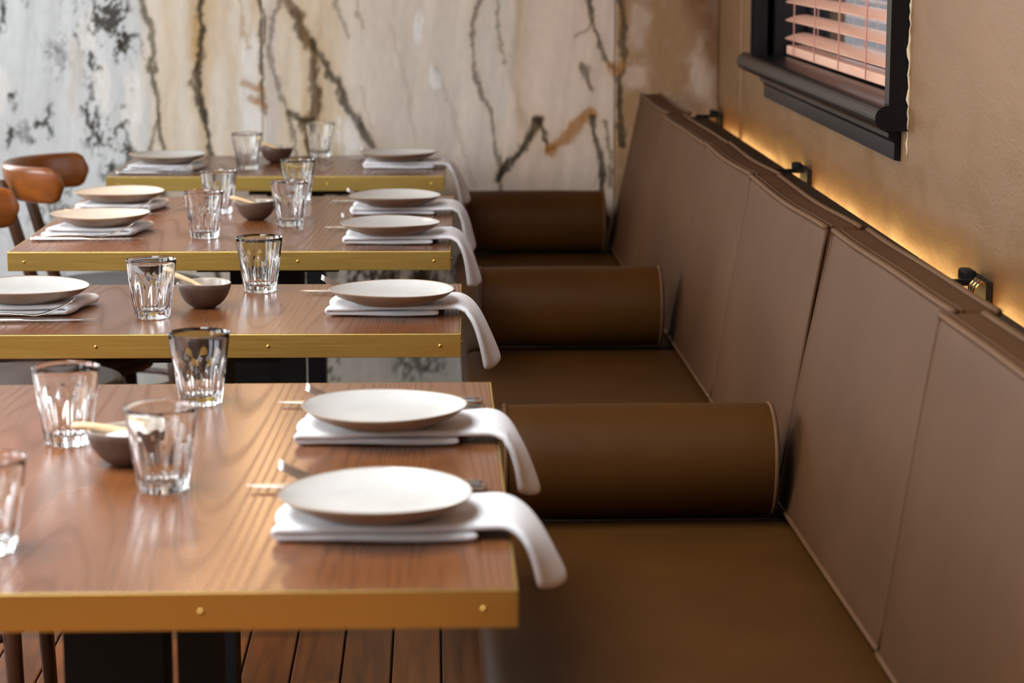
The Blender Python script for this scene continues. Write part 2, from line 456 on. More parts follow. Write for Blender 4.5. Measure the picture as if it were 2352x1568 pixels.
WHITES = [(0, 200, 24, 52), (207, 62, 20, 66), (238, 205, 22, 62), (300, 230, 26, 80), (575, 215, 26, 150), (955, 60, 10, 48), (995, 165, 14, 26), (800, 310, 22, 50)]
KEY = {'dark': sl(46, 40, 28), 'brown': sl(78, 54, 26), 'olive': sl(74, 66, 38), 'grey': sl(104, 96, 88), 'ochre': sl(160, 102, 34)}

def marble_colour(u, v):
    du = (fbm(u / 55, v / 75) - .5) * 46; dv = (fbm(u / 60 + 40, v / 60) - .5) * 46
    du2 = (fbm(u / 12 + 9, v / 16, 4) - .5) * 15
    U, V = u + du * .55 + du2, v + dv * .6
    st = fbm(u / 26 + (v * .12) / 26, v / 260, 5)            # long upright cloud streaks
    st2 = fbm(u / 9 + 31, v / 70, 4)
    cold, cream, beige, pink, gold = sl(216, 222, 224), sl(230, 223, 208), sl(216, 205, 192), sl(217, 197, 180), sl(138, 98, 50)  # beige, pink and gold: stone tones with the wall's warm light mixed in
    uu = u + (st - .5) * 90
    def seg(a, b): return smooth(a, b, uu)[:, None]
    col = cold * (1 - seg(280, 360)) + cream * seg(280, 360)
    col = col * (1 - seg(770, 860)) + beige * seg(770, 860)
    col = col * (1 - seg(1130, 1230)) + pink * seg(1130, 1230)
    r = (u > 1412)[:, None] * (.45 + .4 * smooth(.35, .6, fbm(u / 70 + 5, v / 90)))[:, None]
    col = col * (1 - r) + gold * r
    br = (smooth(1540, 1620, u - v * .35) * (u > 1412))[:, None] * .75
    col = col * (1 - br) + sl(96, 52, 18) * br
    # golden upright bands
    for c, w, k, top, bot in ((455, 26, .85, -400, 170), (492, 18, .55, -400, 130), (460, 22, .5, 150, 420), (525, 14, .35, -300, 400), (582, 14, .45, -100, 260), (650, 22, .35, -200, 380), (700, 22, .5, -200, 380),
                               (760, 26, .42, -100, 400), (390, 22, .3, -200, 420), (735, 12, .45, -100, 320), (165, 10, .25, 60, 260), (180, 9, .25, 60, 220), (1195, 12, .35, -100, 300)):
        m = np.exp(-((U - c) / w) ** 2) * smooth(top, top + 60, v) * (1 - smooth(bot - 60, bot + 60, v)) * k * .86 * (.4 + 1.1 * st2)
        m = np.clip(m, 0, 1)[:, None]; col = col * (1 - m) + sl(190, 148, 72) * m
    lil = np.exp(-((U - 622) / 14) ** 2)[:, None] * .5; col = col * (1 - lil) + sl(186, 178, 180) * lil
    for cu, cv, ru, rv in WHITES:
        q = ((U + (st2 - .5) * 40 - cu) / ru) ** 2 + ((V + (st - .5) * 90 - cv) / rv) ** 2
        m = (1 - smooth(.45, 1.3, q))[:, None] * .8; col = col * (1 - m) + sl(236, 236, 232) * m
    col = col * (1 + (st - .5) * .35 + (st2 - .5) * .09)[:, None]
    # dark mossy clumps: a net of ridged noise inside soft ovals
    rid = 1 - np.abs(fbm(u / 30 + 70, v / 44 + 3, 5) - .5) * 2
    rid2 = fbm(u / 13 + 20, v / 20 + 8, 4)
    for cu, cv, ru, rv, k in CLUMPS:
        q = ((u + du * .8 - cu) / ru) ** 2 + ((v + dv - cv) / rv) ** 2
        env = np.exp(-q * .9)
        m = smooth(.80, .97, rid * (.66 + .46 * env)) * smooth(.08, .45, env) * k + smooth(.55, .72, rid2) * smooth(.12, .6, env) * .85 * k
        m = np.clip(m, 0, .93)[:, None]; col = col * (1 - m) + sl(48, 46, 34) * m
    th = smooth(.955, .995, 1 - np.abs(fbm(u / 60 + 11, v / 150 + 13, 5) - .5) * 2) * smooth(.52, .68, fbm(u / 90 + 2, v / 130 + 44, 3)) * .5 * (u < 340)
    col = col * (1 - th[:, None]) + sl(96, 96, 84) * th[:, None]
    for pts, w, k, key in DARK:
        best = np.full(u.shape, 1e9)
        for (x0, y0), (x1, y1) in zip(pts, pts[1:]):
            dx, dy = x1 - x0, y1 - y0
            tt = np.clip(((U - x0) * dx + (V - y0) * dy) / (dx * dx + dy * dy), 0, 1)
            best = np.minimum(best, np.hypot(U - x0 - tt * dx, V - y0 - tt * dy))
        ww = w * 1.25 * (.30 + 1.75 * fbm(u / 25 + 7, v / 30 + w, 3))
        m = (1 - smooth(ww * .35, ww * 1.1, best)) * k * (.68 + .5 * st2)
        halo = np.exp(-(best / (w * 2.6)) ** 2) * .22 * k
        halo = halo[:, None]; col = col * (1 - halo) + sl(178, 140, 76) * halo
        m = np.clip(m, 0, .95)[:, None]; col = col * (1 - m) + KEY[key] * m
    return np.clip(col, 0, 1)

t = NT('marble'); at_ = t.n('ShaderNodeAttribute', _attribute_name='stone')
cl = t.noise(t.coords((1, 1, .5)), 60, 4)
t.set(Base__Color=t.mix(1.0, at_.outputs['Color'], t.ramp(cl, [(0.25, (.93, .93, .93)), (0.75, (1.04, 1.04, 1.04))]), 'MULTIPLY'), Roughness=0.24)
M['marble'] = t.m
a_, b_ = BACK_Y + .025, BACK_Y + .2
v, f = boxes([(LEFT_X - .2, ADDED_WIN[0], a_, b_, 0, CEIL), (ADDED_WIN[1], WALL_X + .3, a_, b_, 0, CEIL), (ADDED_WIN[0], ADDED_WIN[1], a_, b_, 0, ADDED_WIN[2]), (ADDED_WIN[0], ADDED_WIN[1], a_, b_, ADDED_WIN[3], CEIL)])
wb = mk('wall_back', v, f, 'painted_wall', smooth=False); tag(wb, kind='structure')
a_, b_ = BACK_Y + .06, BACK_Y + .11
fr = [(ADDED_WIN[0], ADDED_WIN[1], a_, b_, q, q + .05) for q in (ADDED_WIN[2], ADDED_WIN[3] - .05)] + [(q, q + .05, a_, b_, ADDED_WIN[2] + .05, ADDED_WIN[3] - .05) for q in np.linspace(ADDED_WIN[0], ADDED_WIN[1] - .05, 3)]
v, f = boxes(fr); tag(mk('window_6', v, f, 'black_paint', smooth=False), kind='structure')  # frame of the added end window
zs = np.concatenate([np.arange(0.02, 0.42, 0.011), np.arange(0.42, 1.26, 0.0042), np.arange(1.26, 1.9, 0.0075), np.arange(1.9, CEIL - 0.03, 0.015)])
def slab(x0, x1, fine):
    xs = np.linspace(x0 + 0.0008, x1 - 0.0008, max(3, int((x1 - x0) / (0.0042 if fine else 0.02))))
    Z = zs if fine else zs[::5]
    gx, gz = np.meshgrid(xs, Z); n, m = len(xs), len(Z)
    V = np.stack([gx.ravel(), np.full(gx.size, BACK_Y), gz.ravel()], 1)
    i = np.arange(m - 1)[:, None] * n + np.arange(n - 1)[None, :]
    Q = np.stack([i, i + 1, i + 1 + n, i + n], -1).reshape(-1, 4)
    b = len(V)  # returning edges give the slab its thickness
    border = list(range(n)) + [k * n + n - 1 for k in range(1, m)] + [(m - 1) * n + k for k in range(n - 2, -1, -1)] + [k * n for k in range(m - 2, 0, -1)]
    V2 = V[border].copy(); V2[:, 1] += 0.02
    L = len(border)
    E2 = np.array([[border[k], b + k, b + (k + 1) % L, border[(k + 1) % L]] for k in range(L)])
    AV = np.vstack([V, V2]); AF = np.vstack([Q, E2])
    me = bpy.data.meshes.new('marble_slab')
    me.vertices.add(len(AV)); me.vertices.foreach_set('co', AV.ravel())
    me.loops.add(AF.size); me.loops.foreach_set('vertex_index', AF.ravel().astype(np.int32))
    me.polygons.add(len(AF)); me.polygons.foreach_set('loop_start', np.arange(0, AF.size, 4, dtype=np.int32))
    me.update(calc_edges=True)
    u = (AV[:, 0] + 1.262) / .001268; v = (1.183 - AV[:, 2]) / .00127
    col = marble_colour(u, v)
    ca = me.color_attributes.new('stone', 'FLOAT_COLOR', 'POINT')
    ca.data.foreach_set('color', np.hstack([col, np.ones((len(col), 1))]).astype(np.float32).ravel())
    me.materials.append(M['marble'])
    o = bpy.data.objects.new('marble_slab', me); C.objects.link(o); o.parent = wb
for x0, x1, fine in ((-1.75, -1.535, 0), (-1.535, -0.5, 1), (-0.5, 0.5305, 1), (0.5305, WALL_X, 1)):
    slab(x0, x1, fine)

# ---------------------------------------------------------------- right wall with its window
WY0, WY1, WZ0, WZ1 = 4.10, 5.80, 1.035, 2.35
v, f = boxes([(WALL_X, WALL_X + 0.2, FRONT_Y, WY0, 0, CEIL), (WALL_X, WALL_X + 0.2, WY1, BACK_Y + 0.02, 0, CEIL),
              (WALL_X, WALL_X + 0.2, WY0, WY1, 0, WZ0), (WALL_X, WALL_X + 0.2, WY0, WY1, WZ1, CEIL)])
wr = mk('wall_right', v, f, 'plaster', smooth=False); tag(wr, 'worn gold toned plaster wall', kind='structure')
# a plaster ridge beside the corner and a lumpy strip of chipped plaster along the window jamb
v, f = rbox(0.004, 0.02, 1.4, 0.003, 1, 1, 40, 1); mk('plaster_ridge', v, f, 'plaster', wr, loc=(WALL_X - 0.001, 6.28, 1.46))
pts = [(WALL_X - 0.001, 4.046 + random.uniform(-.006, .006), z) for z in np.arange(0.985, 2.36, 0.011)]
v, f = tube(pts, [random.uniform(.0012, .0055) for _ in pts], 6); mk('plaster_chip_line', v, f, 'chipped_plaster', wr)

win = bpy.data.objects.new('window_1', None); C.objects.link(win); win.location = (WALL_X, (WY0 + WY1) / 2, WZ0)
tag(win, 'black painted sash window with timber blinds above the banquette', kind='structure')
def wpart(name, v, f, mat, parent=None, smooth=False):
    P = parent or win
    o = mk(name, v, f, mat, None, smooth)
    o.parent = P
    o.matrix_parent_inverse = Matrix.Translation(-win.location) if P is win else Matrix.Identity(4)
    return o
JX0 = 0.802
v, f = boxes([(JX0, WALL_X + 0.15, 4.058, 4.10, 1.07, WZ1 + 0.04)]); wpart('jamb', v, f, 'black_paint')
v, f = boxes([(JX0, WALL_X + 0.15, 5.80, 5.86, 1.07, WZ1 + 0.04), (JX0 - 0.006, WALL_X - .001, 5.815, 5.835, 1.07, WZ1), (0.85, 0.985, 5.765, 5.80, 1.07, WZ1), (0.93, 0.985, 5.73, 5.765, 1.07, WZ1)]); wpart('jamb', v, f, 'black_paint')
v, f = boxes([(JX0, WALL_X + 0.15, 4.10, 5.80, WZ1 - 0.02, WZ1 + 0.04)]); wpart('head', v, f, 'black_paint')
# sill with rounded nose
zc, rr = 1.051, 0.0225
prof = [(0.985, zc + rr), (0.80, zc + rr)] + [(0.798 + rr * cos(a), zc + rr * sin(a)) for a in np.linspace(pi / 2, 3 * pi / 2, 14)] + [(0.80, zc - rr), (0.985, zc - rr)]
def extr(prof, y0, y1):
    n = len(prof); V = [(x, y0, z) for x, z in prof] + [(x, y1, z) for x, z in prof]
    F = [(i, (i + 1) % n, n + (i + 1) % n, n + i) for i in range(n)] + [tuple(range(n)), tuple(range(2 * n - 1, n - 1, -1))]
    return V, F
o = wpart('sill', *extr(prof, 4.045, 5.93), 'black_paint')
apr = [(WALL_X - .002, 1.030), (0.806, 1.030), (0.806, 1.024), (0.812, 1.020), (0.812, 1.012), (0.820, 1.008), (0.823, 1.002), (0.823, 0.972), (WALL_X - .002, 0.970)]
wpart('apron', *extr(apr, 4.105, 5.76), 'black_paint')
v, f = boxes([(0.955, 0.985, 4.10, 5.765, 1.073, 1.115), (0.955, 0.985, 4.10, 5.765, 1.66, 1.70), (0.955, 0.985, 4.10, 4.14, 1.115, WZ1)]); wpart('sash', v, f, 'black_paint')
v, f = boxes([(0.967, 0.973, 4.14, 5.73, 1.115, WZ1)]); wpart('pane', v, f, 'window_glass')
# low wall added outside to keep the gaps between the slats dark
v, f = boxes([(1.7, 1.85, 2.0, 14.0, 0.0, 1.145)]); tag(mk('wall_added_outside', v, f, 'bowl_clay', smooth=False), kind='structure')
# timber venetian blind
bx = 0.895
bd = empty('venetian_blind', (bx, 4.93, 1.078), 'copper toned timber slat blind hanging in the dark window', 'blind')
rail_v, rail_f = rbox(0.022, 0.80, 0.011, 0.004, 1, 1, 1, 2); mk('bottom_rail', rail_v, rail_f, 'blind_wood', bd, loc=(0.0, 0, 0.012), smooth=False)
sv, sf = [], []
for i in range(7):
    a = i / 6; xx = -0.026 + 0.052 * a; zz = 0.003 * sin(pi * a)
    for yy in (-0.80, 0.80):
        sv += [(xx, yy, zz + 0.0014), (xx, yy, zz - 0.0014)]
for i in range(6):
    k = i * 4; n2 = k + 4
    sf += [(k, n2, n2 + 2, k + 2), (k + 1, k + 3, n2 + 3, n2 + 1), (k, k + 1, n2 + 1, n2), (k + 2, n2 + 2, n2 + 3, k + 3)]
sf += [(0, 2, 3, 1), (24, 25, 27, 26)]
first = None
for k in range(26):
    z = 0.034 + 0.0445 * k
    if first is None:
        first = mk('slat', sv, sf, 'blind_wood', bd, smooth=False); o = first
    else:
        o = bpy.data.objects.new('slat', first.data); C.objects.link(o); o.parent = bd
    o.location = (0, 0, z + .012); o.rotation_euler = (0, radians(-14), 0)
for yy in (-0.62, -0.3, 0.02, 0.34, 0.64):
    for dx in (-0.029, 0.029):
        v, f = tube([(dx, yy, 0.006), (dx, yy, 1.22)], 0.0016, 6); mk('cord', v, f, 'blind_cord', bd)

# ================================================================ BANQUETTE
bq = empty('banquette', (0.30, 3.9, 0), 'long built-in brown leather banquette bench along the plaster wall', 'bench')
def bpart(name, v, f, mat, smooth=True):
    o = mk(name, v, f, mat, None, smooth); o.parent = bq; o.matrix_parent_inverse = Matrix.Translation(-Vector(bq.location)); return o
def seat_pad(y0, y1):
    hx, hy, hz = 0.265, (y1 - y0) / 2 - 0.002, 0.06
    def fn(x, y, z):
        k = max(0, 1 - (x / hx) ** 4) * max(0, 1 - (y / hy) ** 8)
        return (x + 0.325, y + (y0 + y1) / 2, z + 0.395 + (0.008 * k if z > 0 else 0))
    return rbox(hx, hy, hz, 0.028, 8, 14, 2, 4, fn)
for y0, y1 in ((0.7, 2.06), (2.06, 3.58), (3.58, 5.09), (5.09, 6.74)):
    v, f = seat_pad(y0, y1); bpart('seat_pad', v, f, 'leather_seat')
v, f = boxes([(0.085, 0.60, 0.7, 6.745, 0.06, 0.334)]); bpart('plinth', v, f, 'ledge_vinyl', False)
v, f = boxes([(0.14, 0.60, 0.75, 6.74, 0.0, 0.06)]); bpart('toe_board', v, f, 'black_steel', False)
v, f = boxes([(0.72, 0.765, 0.7, 6.745, 0.0, 0.83)]); bpart('back_board', v, f, 'ledge_vinyl', False)
for y0, y1 in ((0.7, 3.745), (3.75, 6.745)):
    v, f = rbox(0.0465, (y1 - y0) / 2, 0.009, 0.004, 2, 2, 1, 2); v = [(a + 0.7535, b + (y0 + y1) / 2, c + 0.837) for a, b, c in v]; bpart('ledge_board', v, f, 'ledge_vinyl', False)

# raked back cushions: (y0, y1, shift of the foot, of the top, turn)
CUSH = [(1.25, 2.03, .006, .010, 0.8), (2.035, 2.795, .012, .008, 0.8), (2.80, 3.615, .004, .018, 0.9), (3.62, 4.425, -.006, -.004, 0.9), (4.43, 5.135, -.016, -.010, 0.8),
        (5.14, 5.995, -.026, -.020, 0.8), (6.0, 6.745, -.034, -.012, 0.5)]
CL = ['nearest brown leather back cushion, cut by the right edge', 'brown leather back cushion beside the nearest table and seat', 'brown leather back cushion just behind the nearest bolster',
      'brown leather back cushion midway along the banquette below the window sill end', 'brown leather back cushion beside the middle bolster', 'brown leather back cushion second from the marble wall', 'farthest brown leather back cushion, against the marble wall']
CT = 0.072   # cushion thickness
for (y0, y1, sb, st, turn), lab in zip(CUSH, CL):
    hy = (y1 - y0) / 2 - 0.0015; yc = (y0 + y1) / 2
    zb, zt = 0.468, 0.912
    xb, xt = 0.548 + sb, 0.612 + st        # front face at foot and top
    ce_ = empty('back_cushion', (xb + CT / 2, yc, zb), lab, 'cushion', 'back cushions of the banquette', rz=radians(turn))
    rnd = random.Random(int(y0 * 100)); ph = rnd.uniform(0, 6)
    hz = (zt - zb) / 2
    def place(x, y, z, xb=xb, xt=xt, hz=hz, hy=hy, ph=ph):
        s = (z + hz) / (2 * hz)
        topw = 1.0 - 0.22 * s
        dx = (xt - xb) * s
        dz = 0.0016 * sin(y * 9 + ph) * s ** 6 - 0.0035 * s ** 8 * cos(y / hy * pi / 2) * (1 if True else 0)
        bul = 0.008 * max(0, 1 - (y / hy) ** 4) ** .6 * (sin(pi * min(1, max(0, s))) ** .7)
        dpl = 0.0018 * sin(y * 13 + ph + s * 2) * sin(pi * s)
        return (x * topw + dx - (bul + dpl if x < 0 else 0), y, z + dz + hz)
    v, f = rbox(CT / 2, hy, hz, 0.013, 3, 20, 16, 3, place)
    mk('cushion_body', v, f, 'leather_back', ce_)
    r = 0.0052
    def edge(xs, yr, z): return [Vector(place(xs, q, z)) for q in yr]
    ys = list(np.linspace(-hy + .004, hy - .004, 26))
    zt_ = hz - 0.002
    for xs in (-CT / 2 + 0.001, CT / 2 - 0.001):
        pts = edge(xs, ys, zt_); v, f = tube(pts, r, 8); mk('top_piping', v, f, 'leather_piping', ce_)
    # flat seam welt set just inside the piping
    pts = [Vector(place(-CT / 2 + 0.013, q, hz)) + Vector((0, 0, .0004)) for q in ys]; v, f = tube(pts, 0.0017, 6); mk('top_seam', v, f, 'leather_piping', ce_)
    for sy in (-1, 1):
        pts = [Vector(place(-CT / 2 + 0.003, sy * (hy - .003), q)) for q in np.linspace(-hz + .012, hz - .004, 16)]
        v, f = tube(pts, 0.0038, 8); mk('side_piping', v, f, 'leather_back', ce_)
    pts = edge(-CT / 2 + .001, ys, -hz + .006); v, f = tube(pts, 0.0045, 8); mk('bottom_piping', v, f, 'leather_piping', ce_)

# bolsters across the seat
for (yc, x0, x1), lab in zip(((3.555, .102, .534), (5.085, .095, .505), (6.64, .085, .492)),
        ('brown leather bolster on the seat beside the nearest table', 'brown leather bolster with a pale sheen, middle of three', 'shaded brown leather bolster at the marble wall end')):
    R = 0.088; L = (x1 - x0) / 2
    bo = empty('bolster', ((x0 + x1) / 2, yc, 0.4645 + R), lab, 'bolster', 'bolsters on the banquette')
    n = 56; prof = [(0, -L + .002), (R * .55, -L), (R - .012, -L)] + [(R - .012 + .012 * sin(a), -L + .012 - .012 * cos(a)) for a in np.linspace(0.3, pi / 2, 4)]
    body = prof + [(R + .0015 * sin(pi * k / 8), -L + .012 + (2 * L - .024) * k / 8) for k in range(1, 8)] + [(r_, -z_) for r_, z_ in reversed(prof)]
    v, f = lathe(body, n); v = [(c, a, b) for a, b, c in v]; mk('bolster_body', v, f, 'leather_seat', bo)
    for s in (-1, 1):
        pts = [(s * (L - .006), (R - .001) * cos(a), (R - .001) * sin(a)) for a in np.linspace(0, 2 * pi, 49)]
        v, f = tube(pts, 0.004, 8, cap=False); mk('end_piping', v, f, 'leather_piping', bo)

# light strip hidden in the gap behind the ledge, and the brackets holding it
t = NT('led_tape'); t.set(Base__Color=(1, .8, .5, 1), Emission__Color=(1.0, 0.60, 0.20, 1), Emission__Strength=19.0)
nn = t.noise(t.coords(), 2, 1); t.l(t.ramp(nn, [(0, (1, .60, .20)), (1, (1, .62, .22))]), t.b.inputs['Emission Color']); M['led_tape'] = t.m
ls = empty('light_strip', (0.785, 3.9, 0.80), 'warm glowing light strip in the gap behind the banquette ledge', 'light')
v, f = boxes([(-0.019, -0.004, -2.9, 2.84, -0.012, -0.006)]); mk('channel', v, f, 'black_steel', ls, smooth=False)
v, f = boxes([(-0.003, 0.003, -2.9, 2.84, -0.012, 0.0)]); mk('diffuser', v, f, 'led_tape', ls, smooth=False)
for k, (yb, lab) in enumerate(((3.44, 'dark metal bracket behind the ledge nearest the camera, with frayed wires'), (5.12, 'dark metal bracket behind the ledge under the window'), (6.70, 'dark metal bracket behind the ledge at the marble wall'))):
    br = empty('wall_bracket', (0.82, yb, 0.846), lab, 'bracket', 'brackets behind the ledge')
    v, f = boxes([(-0.060, 0.012, -0.006, 0.006, 0.0, 0.009), (0.004, 0.013, -0.05, 0.05, -0.03, 0.012)]); mk('clamp_bar', v, f, 'black_steel', br, smooth=False)
    v, f = rbox(0.010, 0.022, 0.011, 0.004, 1, 1, 1, 2); mk('tab', v, f, 'black_steel', br, loc=(-0.004, 0.040, 0.008))
    if k == 0:
        for i in range(5):
            yy = -0.012 - i * 0.009
            v, f = tube([(0.006, yy, 0.008), (-0.004, yy - .003, 0.013), (-0.014, yy - .005, 0.002), (-0.012, yy - .004, -0.03)], 0.0021, 6); mk('wire', v, f, 'bowl_clay' if i % 2 else 'rivet_brass', br)

# ================================================================ TABLES
TOP = 0.75
def table(cx, cy, L, rz, lab, ped_y=0.0, ped=(-0.439, -0.322, -0.306, -0.258)):
    Wd = 0.88
    tb = empty('dining_table', (cx, cy, 0), lab, 'table', 'brass edged tables in a row', rz)
    hx, hy, th = Wd / 2, L / 2, 0.038
    v, f = rbox(hx - .003, hy - .003, th / 2, 0.0012, 1, 1, 1, 1); mk('tabletop', v, f, 'oak_top', tb, smooth=False, loc=(0, 0, TOP - th / 2))
    z0, z1 = TOP - th, TOP - 0.0003
    for b in ((-hx, hx, -hy, -hy + .0028), (-hx, hx, hy - .0028, hy), (-hx, -hx + .0028, -hy + .0029, hy - .0029), (hx - .0028, hx, -hy + .0029, hy - .0029)):
        sx, sy = (b[1] - b[0]) / 2, (b[3] - b[2]) / 2
        v, f = rbox(sx, sy, (z1 - z0) / 2, .0008, 1, 1, 1, 1)
        mk('brass_edge', v, f, 'brass', tb, smooth=False, loc=((b[0] + b[1]) / 2, (b[2] + b[3]) / 2, (z0 + z1) / 2))
    rv, rf = lathe([(0.0031, 0.0), (0.0030, 0.0008), (0.0022, 0.0018), (0.001, 0.0022), (0, 0.0023)], 12)
    rm = None; zc = TOP - 0.0195
    spots = []
    for k in range(4):
        xx = -hx + .033 + (Wd - .066) * k / 3
        spots += [((xx, -hy, zc), (pi / 2, 0, 0)), ((xx, hy, zc), (-pi / 2, 0, 0))]
    ns = 3 if L < .7 else 5
    for k in range(ns):
        yy = -hy + .033 + (L - .066) * k / (ns - 1)
        spots += [((hx, yy, zc), (0, pi / 2, 0)), ((-hx, yy, zc), (0, -pi / 2, 0))]
    for loc, rot in spots:
        if rm is None:
            o = mk('rivet', rv, rf, 'rivet_brass', tb); rm = o.data
        else:
            o = bpy.data.objects.new('rivet', rm); C.objects.link(o); o.parent = tb
        o.location = loc; o.rotation_euler = rot
    a, b, c, d = (q - cx for q in ped)
    py = ped_y
    for x0, x1 in ((a, b), (c, d)):
        box('steel_post', (x0, x1, py - .045, py + .045, 0.012, TOP - th - .016), 'black_steel', tb)
    box('mounting_plate', (a - .03, d + .10, -hy * .82, hy * .82, TOP - th - .016, TOP - th - .0005), 'black_steel', tb)
    v, f = rbox(.25, .19, .006, .005, 1, 1, 1, 2); mk('base_plate', v, f, 'black_steel', tb, loc=((a + d) / 2, py, 0.006))
    return tb
table(0.078 - .44, 2.667, 1.048, 0, 'long brass-edged wooden table nearest the camera')
table(0.044 - .44, 3.862, 0.53, radians(-.8), 'small brass-edged wooden table, second from the camera', 0, (-0.424, -0.388, -0.380, -0.345))
table(0.038 - .44, 5.055, 0.985, radians(-.8), 'long brass-edged wooden table, third from the camera', 0, (-0.448, -0.367, -0.341, -0.290))
table(0.029 - .44, 6.300, 0.58, radians(-.8), 'small brass-edged wooden table, farthest, against the marble wall', 0, (-0.455, -0.37, -0.352, -0.302))

# ---------------------------------------------------------------- napkins
def ribbon(paths, ys, h, name, mat):
    """paths[j] = list of (x, z) centre-line points for row j at depth ys[j] (list per point or scalar); h = half thickness"""
    m, n = len(paths), len(paths[0]); V, F = [], []
    for side in (1, -1):
        for j in range(m):
            p = paths[j]
            for i in range(n):
                x0, z0 = p[max(i - 1, 0)]; x1, z1 = p[min(i + 1, n - 1)]
                dx, dz = x1 - x0, z1 - z0; q = sqrt(dx * dx + dz * dz) or 1
                yy = ys[j][i] if hasattr(ys[j], '__len__') else ys[j]
                V.append((p[i][0] - dz / q * h * side, yy, p[i][1] + dx / q * h * side))
    N = m * n
    for j in range(m - 1):
        for i in range(n - 1):
            a = j * n + i
            F.append((a, a + 1, a + n + 1, a + n)); F.append((N + a, N + a + n, N + a + n + 1, N + a + 1))
    for j in range(m - 1):
        for i in (0, n - 1):
            a = j * n + i; F.append((a, a + n, N + a + n, N + a))
    for i in range(n - 1):
        for j in (0, m - 1):
            a = j * n + i; F.append((a, a + 1, N + a + 1, N + a))
    return V, F

def napkin_right(xl, xlow, xe, y0, y1, hem_n, hem_f, lab, seed, sag=None):
    """folded strip lying on the table, upper leaf running on over the table edge xe"""
    rnd = random.Random(seed); m = 17; h = 0.0041
    paths, ys = [], []
    p1, p2, p3 = rnd.uniform(0, 6), rnd.uniform(0, 6), rnd.uniform(0, 6)
    for j in range(m):
        t_ = j / (m - 1)
        xlj = xl + .006 * t_ - .003 * sin(t_ * 9 + p1)
        pts = []
        low = xlow + .006 * sin(t_ * 4 + p2)
        for i in range(14):
            a = i / 13; pts.append((low + (xlj + .007 - low) * a, TOP + .0054 + .0006 * sin(a * 7 + p1)))
        for a in np.linspace(-pi / 2, pi / 2, 9)[1:-1]:
            pts.append((xlj + .007 - .007 * cos(a), TOP + .0100 + .0046 * sin(a)))
        xs_end = xe - .016
        for i in range(16):
            a = i / 15; x_ = xlj + .007 + (xs_end - xlj - .007) * a
            z_ = TOP + .0146 + .0006 * sin(a * 8 + p3 + t_ * 3)
            over = smooth_(low - .02, low + .03, x_)
            pts.append((x_, z_ + over * .006 * (1 - a * .35) * (0.2 + t_) * .6))
        hx = hem_n[0] + (hem_f[0] - hem_n[0]) * t_; hz = hem_n[1] + (hem_f[1] - hem_n[1]) * t_
        hz -= .010 * sin(pi * t_) ; hx += .008 * sin(pi * t_ + p2 * .1)
        if t_ > .86: hz += .016; hx -= .010
        x0, z0 = pts[-1]
        bx_, bz_ = xe + .012 + .004 * t_, z0 + .002
        cx_, cz_ = xe + .42 * (hx - xe) + .010, z0 - .34 * (z0 - hz)
        for i in range(1, 17):
            a = i / 16; b = 1 - a
            x_ = b ** 3 * x0 + 3 * b * b * a * bx_ + 3 * b * a * a * cx_ + a ** 3 * hx
            z_ = b ** 3 * z0 + 3 * b * b * a * bz_ + 3 * b * a * a * cz_ + a ** 3 * hz
            x_ += .003 * sin(t_ * 8 + p1) * a
            lim = xe + .0075; pts.append((max(x_, lim), z_) if z_ < TOP + .009 else (x_, max(z_, TOP + .0085) if x_ < lim else z_))
        paths.append(pts)
        yy = []
        n = len(pts)
        for i in range(n):
            k = max(0, (i - (n - 16)) / 16)
            w0, w1 = y0 + .004 * sin(i * .3 + p2), y1 + .003 * sin(i * .25 + p3)
            w0 += .002 * k; w1 -= .012 * k
            yy.append(w0 + (w1 - w0) * t_)
        ys.append(yy)
    v, f = ribbon(paths, ys, h, 'napkin', 'cotton')
    o = mk('napkin', v, f, 'cotton'); sub(o); tag(o, lab, 'napkin', 'napkins draped over the bench side'); return o

def napkin_left(xr, xl, y0, y1, lab, seed, skew=0.03):
    rnd = random.Random(seed); m = 13; paths, ys = [], []
    p1, p2 = rnd.uniform(0, 6), rnd.uniform(0, 6)
    for j in range(m):
        t_ = j / (m - 1); R_ = xr - skew * (1 - t_) + .003 * sin(t_ * 8 + p1); pts = []
        l1 = xl + .02 * t_; l2 = xl + .01 + .03 * t_
        for i in range(16):
            a = i / 15; z_ = TOP + .0054 + .0006 * sin(a * 7 + p1)
            pts.append((l1 + (R_ - .007 - l1) * a, z_))
        for a in np.linspace(-pi / 2, pi / 2, 9)[1:-1]:
            pts.append((R_ - .007 + .007 * cos(a), TOP + .0100 + .0046 * sin(a)))
        for i in range(16):
            a = i / 15; x_ = R_ - .007 + (l2 - R_ + .007) * a
            pts.append((x_, TOP + .0146 + .0006 * sin(a * 9 + p2) + .003 * max(0, sin(pi * (a - .84) / .16)) * (a > .84)))
        paths.append(pts); ys.append(y0 + (y1 - y0) * t_)
    v, f = ribbon(paths, ys, .0041, 'napkin', 'cotton')
    o = mk('napkin', v, f, 'cotton'); sub(o); tag(o, lab, 'napkin', 'napkins on the chair side'); return o
def smooth_(a, b, v):
    q = max(0, min(1, (v - a) / (b - a))); return q * q * (3 - 2 * q)
def sub(o, lv=1):
    md = o.modifiers.new('soften', 'SUBSURF'); md.levels = lv; md.render_levels = lv

